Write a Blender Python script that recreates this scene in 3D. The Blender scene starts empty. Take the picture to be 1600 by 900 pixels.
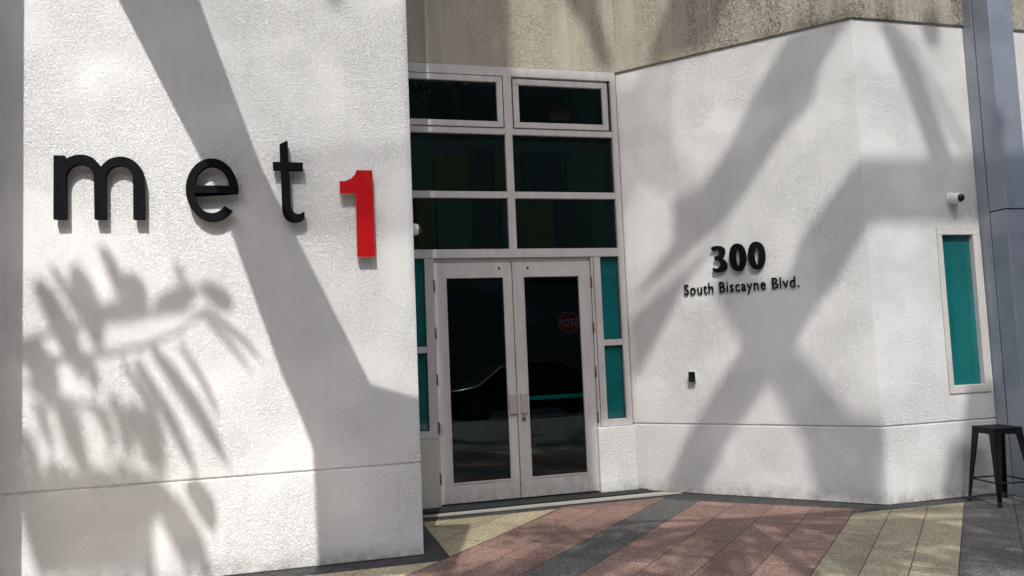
import bpy, bmesh, math, random
from mathutils import Vector, Matrix
random.seed(7)
S = bpy.context.scene
C = S.collection
R = math.radians

# ------------------------------------------------------------ camera
cd = bpy.data.cameras.new('camera')
cd.lens = 1250.36 / 1600 * 36
cd.clip_start = 0.05
cd.clip_end = 500
cam = bpy.data.objects.new('camera', cd)
C.objects.link(cam)
Rv = Vector((0.966279, -0.254135, -0.041478))
Uv = Vector((0.020799, -0.083524, 0.996289))
Fv = Vector((0.256656, 0.963556, 0.075422))
cam.matrix_world = Matrix(((Rv.x, Uv.x, -Fv.x, 0), (Rv.y, Uv.y, -Fv.y, 0), (Rv.z, Uv.z, -Fv.z, 1.55), (0, 0, 0, 1)))
S.camera = cam

# ------------------------------------------------------------ world, sun, exposure
SUNV = Vector((0.249, 1.0, -1.19)).normalized()      # direction the light travels
elev = math.asin(-SUNV.z)
azi = math.atan2(-SUNV.x, -SUNV.y)                   # of the direction towards the sun, clockwise from +Y
w = bpy.data.worlds.new('World')
S.world = w
w.use_nodes = True
nt = w.node_tree
nt.nodes.clear()
sky = nt.nodes.new('ShaderNodeTexSky')
sky.sky_type = 'NISHITA'
sky.sun_disc = False
sky.sun_elevation = elev
sky.sun_rotation = azi
sky.dust_density = 2.8
sky.altitude = 0
bg = nt.nodes.new('ShaderNodeBackground')
bg.inputs['Strength'].default_value = 0.15
out = nt.nodes.new('ShaderNodeOutputWorld')
nt.links.new(sky.outputs[0], bg.inputs[0])
nt.links.new(bg.outputs[0], out.inputs[0])
sl = bpy.data.lights.new('sun', 'SUN')
sl.energy = 2.6
sl.angle = R(0.45)
sl.color = (1.0, 0.985, 0.955)
sun = bpy.data.objects.new('sun', sl)
C.objects.link(sun)
sun.rotation_euler = SUNV.to_track_quat('-Z', 'Y').to_euler()
S.view_settings.view_transform = 'Standard'
S.view_settings.look = 'None'
S.view_settings.exposure = 0.81
S.view_settings.gamma = 1.0
S.view_settings.use_curve_mapping = False
S.cycles.max_bounces = 10
S.cycles.transparent_max_bounces = 16

# ------------------------------------------------------------ material helpers
class NM:
    def __init__(s, name):
        s.m = bpy.data.materials.new(name)
        s.m.use_nodes = True
        s.t = s.m.node_tree
        s.b = s.t.nodes['Principled BSDF']
        s.o = s.t.nodes['Material Output']
        s.tc = s.t.nodes.new('ShaderNodeTexCoord')
        s.co = s.tc.outputs['Object']
    def n(s, ty, **kw):
        x = s.t.nodes.new(ty)
        for k, v in kw.items():
            setattr(x, k, v)
        return x
    def l(s, a, b):
        s.t.links.new(a, b)
    def mapping(s, scale=(1, 1, 1), rot=(0, 0, 0), loc=(0, 0, 0)):
        x = s.n('ShaderNodeMapping')
        x.inputs['Scale'].default_value = scale
        x.inputs['Rotation'].default_value = rot
        x.inputs['Location'].default_value = loc
        s.l(s.co, x.inputs[0])
        return x.outputs[0]
    def noise(s, scale, detail=3, rough=0.5, dist=0, vec=None):
        x = s.n('ShaderNodeTexNoise')
        x.inputs['Scale'].default_value = scale
        x.inputs['Detail'].default_value = detail
        x.inputs['Roughness'].default_value = rough
        x.inputs['Distortion'].default_value = dist
        s.l(vec or s.co, x.inputs['Vector'])
        return x.outputs['Fac']
    def ramp(s, fac, stops):
        x = s.n('ShaderNodeValToRGB')
        e = x.color_ramp.elements
        while len(e) < len(stops):
            e.new(0.5)
        for i, (p, c) in enumerate(stops):
            e[i].position = p
            e[i].color = (c[0], c[1], c[2], 1) if hasattr(c, '__len__') else (c, c, c, 1)
        s.l(fac, x.inputs[0])
        return x.outputs[0]
    def mix(s, fac, a, b, mode='MIX'):
        x = s.n('ShaderNodeMix', data_type='RGBA', blend_type=mode)
        for sock, v in ((x.inputs[0], fac), (x.inputs[6], a), (x.inputs[7], b)):
            if hasattr(v, 'links'):
                s.l(v, sock)
            elif hasattr(v, '__len__'):
                sock.default_value = (v[0], v[1], v[2], 1)
            else:
                sock.default_value = v
        return x.outputs[2]
    def math(s, op, a, b=0.0, c=None):
        x = s.n('ShaderNodeMath', operation=op)
        for i, v in enumerate((a, b) if c is None else (a, b, c)):
            if hasattr(v, 'links'):
                s.l(v, x.inputs[i])
            else:
                x.inputs[i].default_value = v
        return x.outputs[0]
    def bump(s, h, strength, dist, prev=None):
        x = s.n('ShaderNodeBump')
        x.inputs['Strength'].default_value = strength
        x.inputs['Distance'].default_value = dist
        s.l(h, x.inputs['Height'])
        if prev:
            s.l(prev, x.inputs['Normal'])
        s.l(x.outputs[0], s.b.inputs['Normal'])
        return x.outputs[0]
    def col(s, v):
        if hasattr(v, 'links'):
            s.l(v, s.b.inputs['Base Color'])
        else:
            s.b.inputs['Base Color'].default_value = (v[0], v[1], v[2], 1)
    def p(s, **kw):
        for k, v in kw.items():
            s.b.inputs[k.replace('_', ' ')].default_value = v

def simple(name, c, rough=0.5, metal=0.0, var=0.12, vscale=4, spec=None):
    x = NM(name)
    f = x.noise(vscale, 5, 0.6)
    x.col(x.mix(f, [v * (1 - var) for v in c], [min(1, v * (1 + var)) for v in c]))
    rr = x.ramp(x.noise(vscale * 3, 4), [(0.3, rough * 0.85), (0.7, min(1, rough * 1.15))])
    x.l(rr, x.b.inputs['Roughness'])
    x.p(Metallic=metal)
    if spec is not None:
        x.b.inputs['Specular IOR Level'].default_value = spec
    return x.m

def stucco(name, light, dark, relief, dirty=0.0):
    x = NM(name)
    v = x.mapping((1, 1, 0.62))
    n1 = x.noise(60 if dirty else 92, 2.5, 0.5, 1.2, v)
    n2 = x.noise(34 if dirty else 55, 2, 0.5, 1.8, v)
    sep = x.n('ShaderNodeSeparateXYZ')
    x.l(x.co, sep.inputs[0])
    k1 = x.ramp(n1, [(0.44, 0.0), (0.53, 1.0)])
    k2 = x.ramp(n2, [(0.40, 0.0), (0.60, 1.0)])
    area = x.ramp(x.noise(1.7, 3, 0.5), [(0.36, 0.30), (0.62, 1.0)])
    h = x.math('MULTIPLY', x.math('ADD', x.math('MULTIPLY', k1, 0.55), x.math('MULTIPLY', k2, 0.45)), area)
    nb = x.bump(h, relief, 0.010)
    h2 = x.noise(220, 3, 0.6)
    nb = x.bump(h2, relief * 0.35, 0.0025, nb)
    x.bump(x.noise(1.3, 2, 0.4), 0.15, 0.03, nb)
    base = x.mix(x.ramp(x.noise(0.9, 4, 0.6), [(0.3, 0.0), (0.7, 1.0)]), dark, light)
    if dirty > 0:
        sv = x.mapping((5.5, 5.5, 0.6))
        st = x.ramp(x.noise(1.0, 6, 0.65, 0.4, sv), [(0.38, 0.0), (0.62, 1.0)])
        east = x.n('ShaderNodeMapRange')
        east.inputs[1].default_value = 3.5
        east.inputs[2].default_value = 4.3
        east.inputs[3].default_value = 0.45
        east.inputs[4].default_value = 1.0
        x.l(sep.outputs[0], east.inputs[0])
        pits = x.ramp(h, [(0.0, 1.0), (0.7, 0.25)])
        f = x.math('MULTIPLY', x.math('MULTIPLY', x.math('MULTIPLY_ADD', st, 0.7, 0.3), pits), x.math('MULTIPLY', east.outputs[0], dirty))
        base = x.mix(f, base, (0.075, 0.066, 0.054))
    else:
        # grime creeping up from the pavement and thin rain streaks
        low = x.n('ShaderNodeMapRange')
        low.inputs[1].default_value = 0.0
        low.inputs[2].default_value = 0.15
        low.inputs[3].default_value = 0.9
        low.inputs[4].default_value = 0.0
        x.l(sep.outputs[2], low.inputs[0])
        g = x.math('MULTIPLY', low.outputs[0], x.ramp(x.noise(9, 5, 0.7), [(0.35, 0.1), (0.7, 1.0)]))
        base = x.mix(g, base, (0.30, 0.27, 0.22))
        sv = x.mapping((10, 10, 0.45))
        stw = x.ramp(x.noise(1.0, 6, 0.7, 0.3, sv), [(0.54, 0.0), (0.75, 0.20)])
        base = x.mix(stw, base, (0.52, 0.50, 0.46))
        spots = x.ramp(x.noise(14, 6, 0.75), [(0.70, 0.0), (0.80, 0.35)])
        base = x.mix(spots, base, (0.42, 0.40, 0.34))
    x.col(base)
    x.p(Roughness=0.88)
    x.b.inputs['Specular IOR Level'].default_value = 0.25
    return x.m

M = {}
M['stucco'] = stucco('white_stucco', (0.80, 0.795, 0.785), (0.745, 0.74, 0.73), 0.82)
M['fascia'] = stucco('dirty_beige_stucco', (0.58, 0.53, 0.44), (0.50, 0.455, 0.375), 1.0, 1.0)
M['cream'] = simple('cream_stucco', (0.55, 0.53, 0.44), 0.9, 0, 0.08)

def aluminium(name, c):
    x = NM(name)
    v = x.mapping((3, 3, 0.7))
    f = x.ramp(x.noise(4, 6, 0.65, 0, v), [(0.35, 0.0), (0.75, 1.0)])
    base = x.mix(f, c, [k * 0.80 for k in c])
    sep = x.n('ShaderNodeSeparateXYZ')
    x.l(x.co, sep.inputs[0])
    low = x.n('ShaderNodeMapRange')
    low.inputs[1].default_value = 0.0
    low.inputs[2].default_value = 0.30
    low.inputs[3].default_value = 0.55
    low.inputs[4].default_value = 0.0
    x.l(sep.outputs[2], low.inputs[0])
    g = x.math('MULTIPLY', low.outputs[0], x.ramp(x.noise(14, 5, 0.7), [(0.4, 0.0), (0.65, 1.0)]))
    base = x.mix(g, base, (0.20, 0.17, 0.14))
    x.col(base)
    x.p(Roughness=0.5, Metallic=0.0)
    return x.m
M['alu'] = aluminium('champagne_aluminium', (0.60, 0.58, 0.56))
M['gap'] = simple('dark_joint', (0.015, 0.015, 0.017), 0.8)
M['rust'] = simple('rusty_steel', (0.16, 0.10, 0.075), 0.7, 0.2, 0.4, 60)

def glass(name, tint, refl=(1, 1, 1), f0=0.045):
    x = NM(name)
    x.t.nodes.remove(x.b)
    tr = x.n('ShaderNodeBsdfTransparent')
    tr.inputs[0].default_value = (*tint, 1)
    gl = x.n('ShaderNodeBsdfGlossy')
    gl.inputs['Roughness'].default_value = 0.0
    gl.inputs['Color'].default_value = (*refl, 1)
    lw = x.n('ShaderNodeLayerWeight')
    lw.inputs['Blend'].default_value = 0.5
    frs = x.math('MULTIPLY_ADD', x.math('POWER', lw.outputs['Facing'], 5.0), 0.93, f0)
    bmp = x.n('ShaderNodeBump')
    bmp.inputs['Strength'].default_value = 0.03
    bmp.inputs['Distance'].default_value = 0.02
    x.l(x.noise(1.6, 1), bmp.inputs['Height'])
    x.l(bmp.outputs[0], gl.inputs['Normal'])
    mx = x.n('ShaderNodeMixShader')
    x.l(frs, mx.inputs[0])
    x.l(tr.outputs[0], mx.inputs[1])
    x.l(gl.outputs[0], mx.inputs[2])
    x.l(mx.outputs[0], x.o.inputs['Surface'])
    return x.m
M['door_glass'] = glass('dark_tinted_glass', (0.20, 0.56, 0.54), (1, 1, 1), 0.055)
M['upper_glass'] = glass('green_tinted_glass', (0.08, 0.32, 0.26), (0.85, 1.0, 0.86), 0.11)
M['smoked'] = glass('smoked_shadow_plate', (0.36, 0.36, 0.37))
M['thin_plate'] = glass('pale_shadow_plate', (0.80, 0.80, 0.80))
M['dimming_glass'] = glass('light_grey_dimming_glass', (0.85, 0.85, 0.84))

def teal(name, c):
    x = NM(name)
    x.col(x.mix(x.ramp(x.noise(1.1, 3, 0.6, 0.3), [(0.35, 0.0), (0.65, 1.0)]), c, [k * 0.72 for k in c]))
    x.p(Roughness=0.04, IOR=1.7)
    bm_ = x.n('ShaderNodeBump')
    bm_.inputs['Strength'].default_value = 0.03
    x.l(x.noise(1.4, 1), bm_.inputs['Height'])
    x.l(bm_.outputs[0], x.b.inputs['Normal'])
    return x.m
M['teal'] = teal('teal_spandrel_glass', (0.007, 0.145, 0.148))

def clad(name, c):
    x = NM(name)
    f = x.ramp(x.noise(2.2, 6, 0.7, 0.3), [(0.35, 0.0), (0.7, 1.0)])
    x.col(x.mix(f, c, [k * 1.35 for k in c]))
    x.l(x.ramp(x.noise(3, 5, 0.7), [(0.3, 0.30), (0.7, 0.50)]), x.b.inputs['Roughness'])
    x.p(Metallic=0.35)
    return x.m
M['clad'] = clad('blue_grey_metal_cladding', (0.255, 0.28, 0.325))
M['black'] = simple('satin_black_letter', (0.006, 0.006, 0.008), 0.7, 0, 0.2, spec=0.06)
M['red'] = simple('glossy_red_letter', (0.42, 0.005, 0.007), 0.5, 0, 0.05, spec=0.12)
M['letter_edge'] = simple('pale_letter_return', (0.42, 0.36, 0.34), 0.6)
M['stool'] = simple('black_painted_steel', (0.007, 0.007, 0.008), 0.5, 0.1, 0.3, 30, spec=0.2)
M['rubber'] = simple('black_rubber', (0.02, 0.02, 0.02), 0.8)
M['camwhite'] = simple('white_plastic', (0.78, 0.78, 0.76), 0.4, 0, 0.03)
M['camblack'] = simple('glossy_black_dome', (0.008, 0.008, 0.01), 0.06, 0, 0.0)
M['steel'] = simple('dark_grey_steel', (0.12, 0.125, 0.13), 0.55, 0.4)
M['handle'] = simple('worn_aluminium_plate', (0.52, 0.48, 0.46), 0.38, 0.3, 0.15, 12)
M['asphalt'] = simple('asphalt', (0.052, 0.052, 0.053), 0.9, 0, 0.3, 40)
M['concrete'] = simple('concrete', (0.34, 0.33, 0.30), 0.9, 0, 0.15, 8)
M['yellowline'] = simple('white_road_paint', (0.7, 0.7, 0.66), 0.8)
M['bark'] = simple('grey_brown_bark', (0.16, 0.125, 0.095), 0.95, 0, 0.35, 20)
M['leaf'] = simple('tree_leaf', (0.055, 0.11, 0.030), 0.6, 0, 0.4, 3)
M['frond'] = simple('palm_leaf', (0.060, 0.105, 0.032), 0.5, 0, 0.3, 3)
M['curtain'] = simple('olive_curtain', (0.45, 0.42, 0.10), 0.9)
M['curtain2'] = simple('pale_green_curtain', (0.30, 0.42, 0.38), 0.9)
M['interior'] = simple('interior_paint', (0.035, 0.035, 0.035), 0.9)
M['carpaint'] = simple('dark_car_paint', (0.006, 0.007, 0.008), 0.22, 0.0, 0.1, spec=0.15)
M['carglass'] = simple('car_glass', (0.01, 0.012, 0.014), 0.06, spec=0.3)
M['chrome'] = simple('alloy', (0.10, 0.10, 0.10), 0.35, 0.5)
M['signred'] = simple('sign_red', (0.55, 0.015, 0.02), 0.4)
M['signwhite'] = simple('sign_white', (0.75, 0.75, 0.75), 0.5)
M['facade'] = simple('grey_facade_panel', (0.12, 0.14, 0.13), 0.8, 0, 0.1, 1)
M['facyellow'] = simple('yellow_facade_panel', (0.13, 0.12, 0.04), 0.6)
M['facteal'] = simple('teal_facade_panel', (0.085, 0.135, 0.11), 0.5)
M['facdark'] = simple('dark_facade_glass', (0.035, 0.045, 0.042), 0.3)
M['lamp'] = simple('red_headlamp_lens', (0.45, 0.02, 0.02), 0.15)

def paving(name, c, c2, tile, dirty=0.5, row0=0.0):
    x = NM(name)
    v = x.mapping((1, 1, 1), (0, 0, R(45)), (0, 0, 0))     # local x runs down the stripes' normal
    br = x.n('ShaderNodeTexBrick', offset=0.5, offset_frequency=2)
    br.inputs['Scale'].default_value = 1.0
    br.inputs['Mortar Size'].default_value = 0.005
    br.inputs['Mortar Smooth'].default_value = 0.3
    br.inputs['Bias'].default_value = 0.0
    br.inputs['Brick Width'].default_value = tile[1]
    br.inputs['Row Height'].default_value = tile[0]
    br.inputs['Color1'].default_value = (0.62, 0.62, 0.62, 1)
    br.inputs['Color2'].default_value = (1.0, 1.0, 1.0, 1)
    br.inputs['Mortar'].default_value = (0.18, 0.17, 0.16, 1)
    v2 = x.n('ShaderNodeMapping')
    v2.inputs['Rotation'].default_value = (0, 0, R(90))
    v2.inputs['Location'].default_value = (0, row0, 0)
    x.l(v, v2.inputs[0])
    x.l(v2.outputs[0], br.inputs['Vector'])
    vo = x.n('ShaderNodeTexVoronoi')
    vo.inputs['Scale'].default_value = 110
    x.l(x.co, vo.inputs['Vector'])
    agg = x.ramp(vo.outputs['Color'], [(0.15, c2), (0.5, c), (0.92, [min(1, k * 1.5 + 0.05) for k in c])])
    spk = x.ramp(x.noise(160, 3, 0.7), [(0.40, 0.55), (0.60, 1.1)])
    b = x.mix(1.0, agg, spk, 'MULTIPLY')
    b = x.mix(1.0, b, br.outputs['Color'], 'MULTIPLY')
    st = x.ramp(x.noise(2.4, 6, 0.7, 0.5), [(0.42, 0.0), (0.72, dirty)])
    b = x.mix(st, b, [k * 0.45 for k in c2])
    sp = x.ramp(x.noise(17, 2, 0.5), [(0.72, 0.0), (0.75, 0.7)])
    b = x.mix(sp, b, (0.05, 0.05, 0.05))
    x.col(b)
    x.p(Roughness=0.8)
    h = x.math('ADD', x.math('MULTIPLY', br.outputs['Fac'], -1.5), x.noise(150, 3, 0.7))
    x.bump(h, 0.35, 0.003)
    return x.m
RD = ((0.36, 0.218, 0.172), (0.18, 0.105, 0.082))
YE = ((0.54, 0.465, 0.30), (0.34, 0.29, 0.185))
GR = ((0.155, 0.149, 0.136), (0.048, 0.046, 0.042))
M['pave_red'] = paving('red_aggregate_paver', *RD, (0.37, 0.52), 0.45, 3.58)
M['pave_red_e'] = paving('red_aggregate_paver_b', *RD, (0.35125, 0.52), 0.45, 2.47)
M['pave_yellow'] = paving('tan_aggregate_paver', *YE, (0.37, 0.62), 0.4, 3.58)
M['pave_yellow_e'] = paving('tan_aggregate_paver_b', *YE, (0.279, 0.80), 0.4, 1.065)
M['pave_stripe'] = paving('grey_stripe_paver', *GR, (0.37, 1.2), 0.3, 2.84)
M['pave_grey'] = paving('grey_aggregate_paver', *GR, (0.38, 0.38), 0.4, 0.228)
M['pave_dark'] = paving('dark_border_paver', (0.062, 0.060, 0.060), (0.03, 0.03, 0.032), (0.15, 0.15), 0.3)

# ------------------------------------------------------------ object helpers
def tag(o, label=None, cat=None, group=None, kind=None):
    for k, v in (('label', label), ('category', cat), ('group', group), ('kind', kind)):
        if v:
            o[k] = v
    return o

def empty(name, loc, label, cat, group=None):
    o = bpy.data.objects.new(name, None)
    o.empty_display_size = 0.1
    C.objects.link(o)
    o.location = loc
    return tag(o, label, cat, group)

class MB:
    def __init__(s):
        s.b = bmesh.new()
    def box(s, x0, x1, y0, y1, z0, z1):
        vs = [s.b.verts.new((x, y, z)) for x in (x0, x1) for y in (y0, y1) for z in (z0, z1)]
        for f in ((0, 1, 3, 2), (4, 6, 7, 5), (0, 4, 5, 1), (2, 3, 7, 6), (0, 2, 6, 4), (1, 5, 7, 3)):
            s.b.faces.new([vs[i] for i in f])
        return s
    def poly(s, pts):
        s.b.faces.new([s.b.verts.new(p) for p in pts])
        return s
    def prism(s, pts, d):
        d = Vector(d)
        a = [s.b.verts.new(p) for p in pts]
        b = [s.b.verts.new(Vector(p) + d) for p in pts]
        s.b.faces.new(a)
        s.b.faces.new(b[::-1])
        n = len(a)
        for i in range(n):
            s.b.faces.new((a[i], b[i], b[(i + 1) % n], a[(i + 1) % n]))
        return s
    def tube(s, path, radii, n=10, cap=True):
        rings = []
        path = [Vector(p) for p in path]
        for i, p in enumerate(path):
            d = (path[min(i + 1, len(path) - 1)] - path[max(i - 1, 0)]).normalized()
            u = d.cross(Vector((0, 0, 1)))
            if u.length < 1e-3:
                u = d.cross(Vector((1, 0, 0)))
            u.normalize()
            v = d.cross(u)
            r = radii[i] if hasattr(radii, '__len__') else radii
            rings.append([s.b.verts.new(p + (u * math.cos(2 * math.pi * k / n) + v * math.sin(2 * math.pi * k / n)) * r) for k in range(n)])
        for a, b in zip(rings, rings[1:]):
            for k in range(n):
                f = s.b.faces.new((a[k], a[(k + 1) % n], b[(k + 1) % n], b[k]))
                f.smooth = True
        if cap:
            s.b.faces.new(rings[0][::-1])
            s.b.faces.new(rings[-1])
        return s
    def build(s, name, mat, parent=None, loc=None, bevel=0, smooth=False):
        bmesh.ops.recalc_face_normals(s.b, faces=s.b.faces)
        me = bpy.data.meshes.new(name)
        if parent is not None or loc is not None:
            off = Vector(loc) if loc is not None else (parent.matrix_basis.translation if parent.parent is None else Vector((0, 0, 0)))
            pass
        s.b.to_mesh(me)
        s.b.free()
        me.materials.append(mat)
        o = bpy.data.objects.new(name, me)
        C.objects.link(o)
        if smooth:
            for f in me.polygons:
                f.use_smooth = True
        if parent is not None:
            o.parent = parent
            # geometry is written in world coordinates: undo the parents' offsets
            off = Vector((0, 0, 0))
            q = parent
            while q is not None:
                off += q.location
                q = q.parent
            o.location = -off
        if bevel:
            md = o.modifiers.new('bevel', 'BEVEL')
            md.width = bevel
            md.segments = 2
            md.limit_method = 'ANGLE'
        return o

# ------------------------------------------------------------ plan of the building
YA, YB = 6.27, 8.04            # street face, recessed entrance face
XA = 0.882                     # edge of the left wall
C1 = Vector((3.4246, 8.04))    # foot of the splayed wall
C2 = Vector((5.1007, 6.27))
ud = (C2 - C1).normalized()
nd = Vector((-abs(ud.y), -abs(ud.x)))   # outward normal of the splayed wall
def sp(s, z, o=0.0):           # point on the splayed wall
    q = C1 + ud * s + nd * o
    return Vector((q.x, q.y, z))

# ---- ground
g = MB(); g.poly([(-90, -90, -0.17), (90, -90, -0.17), (90, 90, -0.17), (-90, 90, -0.17)])
tag(g.build('road', M['asphalt']), kind='structure')
g = MB(); g.box(-40, 40, -1.2, 12, -0.166, -0.004)
tag(g.build('pavement', M['pave_dark'], bevel=0), kind='structure')
g = MB(); g.box(-40, 40, -1.36, -1.204, -0.166, 0.0)
tag(g.build('kerb', M['concrete']), kind='structure')
g = MB(); g.box(-40, 40, -14.5, -10.5, -0.166, -0.02)
tag(g.build('far_pavement', M['concrete']), kind='structure')
g = MB()
for k in range(-8, 9):
    g.poly([(k * 4, -6.1, -0.166), (k * 4 + 2, -6.1, -0.166), (k * 4 + 2, -6.0, -0.166), (k * 4, -6.0, -0.166)])
tag(g.build('road_marking', M['yellowline']), kind='structure')
# paved fields, 4 mm above the dark base; v = (x-y)/sqrt2 numbers the stripes
q2 = math.sqrt(2)
def xv(v, y): return y + v * q2
def field(name, pts, mat, z=0.0):
    b = MB(); b.poly([(x, y, z) for x, y in pts])
    return tag(b.build(name, mat), kind='structure')
yl = -1.2
def top_line(x):     # inner edge of the dark border along the splayed wall
    return 7.87 - (x - 3.43) * 1.056
# left yellow triangle
field('yellow_paving', [(1.06, 6.10), (1.04, 7.45), (2.34, 7.46)], M['pave_yellow'])
field('beige_paving', [(-6.0, 6.03), (0.96, 6.03), (xv(-3.58, yl), yl), (-6, yl)], M['pave_yellow'])
v0, v1, v2_, v3, v4 = -3.58, -2.84, -2.47, -1.065, -0.228
field('red_paving', [(xv(v0, 6.0) + 0.004, 6.0), (2.42, 7.52), (3.38, 7.52), (3.50, 7.515), (xv(v1, 7.45), 7.45), (xv(v1, yl), yl), (xv(v0, yl), yl)], M['pave_red'])
field('grey_stripe', [(xv(v1, 7.448) + 0.004, 7.448), (xv(v2_, 7.20) - 0.004, 7.20), (xv(v2_, yl) - 0.004, yl), (xv(v1, yl) + 0.004, yl)], M['pave_stripe'])
yr = 6.30
field('red_paving_east', [(xv(v2_, 7.20), 7.20), (4.83, 6.17), (xv(v3, 6.17) + 0.12 - 0.12, 6.17 - 0.0), (xv(v3, yl), yl), (xv(v2_, yl), yl)][:2] + [(xv(v3, 6.12), 6.12), (xv(v3, yl), yl), (xv(v2_, yl), yl)], M['pave_red_e'])
field('yellow_paving_east', [(xv(v3, 6.12) + 0.004, 6.12), (xv(v4, 6.07), 6.07), (xv(v4, yl), yl), (xv(v3, yl) + 0.004, yl)], M['pave_yellow_e'])
field('grey_paving_east', [(xv(v4, 6.07) + 0.004, 6.07), (14, 6.07), (14, yl), (xv(v4, yl) + 0.004, yl)], M['pave_grey'])

# ---- the building
bl = empty('white_building', (3, 7, 0), 'white stucco building with grey framed glass entrance and slanted side wall', 'building')

def swept(path, zs, name, mat, holes=None, thick=0.2, closed=False):
    """stucco face along a plan path; zs = [(z, outward offset)] profile; one face per (segment, z step)"""
    P = [Vector(p) for p in path]
    nrm = []
    for i in range(len(P)):
        ns = []
        if i > 0:
            d = (P[i] - P[i - 1]).normalized(); ns.append(Vector((d.y, -d.x)))
        if i < len(P) - 1:
            d = (P[i + 1] - P[i]).normalized(); ns.append(Vector((d.y, -d.x)))
        m = sum(ns, Vector((0, 0))); m.normalize()
        nrm.append(m / max(0.3, m.dot(ns[0])))
    b = bmesh.new()
    grid = [[b.verts.new(((P[i] + nrm[i] * o).x, (P[i] + nrm[i] * o).y, z)) for (z, o) in zs] for i in range(len(P))]
    for i in range(len(P) - 1):
        for j in range(len(zs) - 1):
            if holes and holes(i, zs[j][0], zs[j + 1][0]):
                continue
            b.faces.new((grid[i][j], grid[i + 1][j], grid[i + 1][j + 1], grid[i][j + 1]))
    me = bpy.data.meshes.new(name)
    b.to_mesh(me); b.free()
    me.materials.append(mat)
    o = bpy.data.objects.new(name, me)
    C.objects.link(o)
    o.parent = bl
    o.location = -bl.location
    md = o.modifiers.new('thickness', 'SOLIDIFY'); md.thickness = thick; md.offset = -1; md.use_even_offset = True
    md = o.modifiers.new('bevel', 'BEVEL'); md.width = 0.008; md.segments = 2; md.limit_method = 'ANGLE'; md.angle_limit = R(40)
    return o

groove = [(0, 0), (0.688, 0), (0.692, -0.014), (0.703, -0.014), (0.707, 0)]
swept([(-2.1, YA), (XA, YA), (XA, 8.30)], groove + [(7.5, 0)], 'left_wall', M['stucco'])
swept([(C1.x, 8.30), (C1.x, YB), (C2.x, C2.y), (5.868, YA), (6.362, YA), (12, YA)],
      groove + [(0.955, 0), (2.535, 0), (4.535, 0)], 'splayed_wall', M['stucco'],
      holes=lambda i, a, b: i == 3 and a > 0.9 and b < 2.6)
swept([(XA + 0.01, YB), (C1.x, YB), (C2.x, C2.y), (12, YA)], [(4.53, 0.0), (4.534, 0.022), (8.0, 0.022)], 'upper_wall', M['fascia'], thick=0.15)
b = MB(); b.box(-2.75, -2.1, 5.35, 6.6, 0, 7.5); b.build('side_pier', M['stucco'], bl)
b = MB(); b.box(-14, -2.752, 6.27, 6.6, 0, 7.5); b.build('west_wall', M['stucco'], bl)
# stubs under the side lights
b = MB(); b.box(2.995, 3.424, 7.975, 8.2, 0, 0.686); b.build('plinth', M['stucco'], bl, bevel=0.012)
b = MB(); b.box(XA, 1.292, 7.975, 8.2, 0, 0.686); b.build('plinth', M['cream'], bl, bevel=0.012)
# roof + lobby behind the glass
b = MB(); b.box(XA, 3.5, 12.0, 12.1, 0, 5); b.box(XA - 0.1, XA - 0.002, 8.31, 12.1, 0, 5); b.box(3.502, 3.6, 8.31, 12.1, 0, 5); b.box(XA - .1, 3.6, 8.31, 12.1, 4.6, 4.7)
b.build('lobby_wall', M['interior'], bl)
b = MB(); b.box(XA, 3.5, 8.16, 12.0, -0.003, 0.012); b.build('lobby_floor', M['interior'], bl)
b = MB(); b.box(-14, 12, 6.7, 22, 7.6, 7.8); b.build('roof', M['concrete'], bl)

# storefront frame (front face of members at y = FY)
FY = 8.0
fr = MB()
def mem(x0, x1, z0, z1, y=FY, d=0.11):
    fr.box(x0, x1, y, y + d, z0, z1)
mem(XA, 3.4, 4.43, 4.528)                    # head
mem(3.335, 3.4, 0.69, 4.43)                  # right jamb
mem(XA, 0.95, 0.69, 4.43)                    # left jamb
mem(0.95, 2.125, 3.80, 3.865, FY + .001); mem(2.215, 3.335, 3.80, 3.865, FY + .001)
mem(0.95, 2.125, 3.12, 3.19, FY + .001); mem(2.205, 3.335, 3.12, 3.19, FY + .001)
mem(0.95, 3.335, 2.495, 2.585, FY - 0.004)   # transom over the doors
mem(2.125, 2.205, 2.585, 3.80); mem(2.125, 2.215, 3.80, 4.43)
mem(1.225, 1.30, 0.69, 2.495); mem(3.045, 3.12, 0.69, 2.495)
mem(0.95, 1.225, 1.54, 1.605, FY + .002); mem(3.12, 3.335, 1.54, 1.605, FY + .002)
mem(0.95, 1.225, 0.69, 0.765, FY + .002); mem(3.12, 3.335, 0.69, 0.765, FY + .002)
fr.box(1.292, 1.318, FY + 0.004, FY + 0.11, 0, 2.494); fr.box(3.012, 3.038, FY + 0.004, FY + 0.11, 0, 2.494)
fr.box(1.318, 3.012, FY + 0.03, FY + 0.11, 2.455, 2.494)
fr.build('entrance_frame', M['alu'], bl, bevel=0.003)
b = MB(); b.box(3.012, 3.040, FY + 0.115, FY + 0.125, 0, 2.494); b.build('frame_gap', M['gap'], bl)
b = MB(); b.box(1.29, 1.318, FY + 0.115, FY + 0.125, 0, 2.494); b.build('frame_gap', M['gap'], bl)

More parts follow.
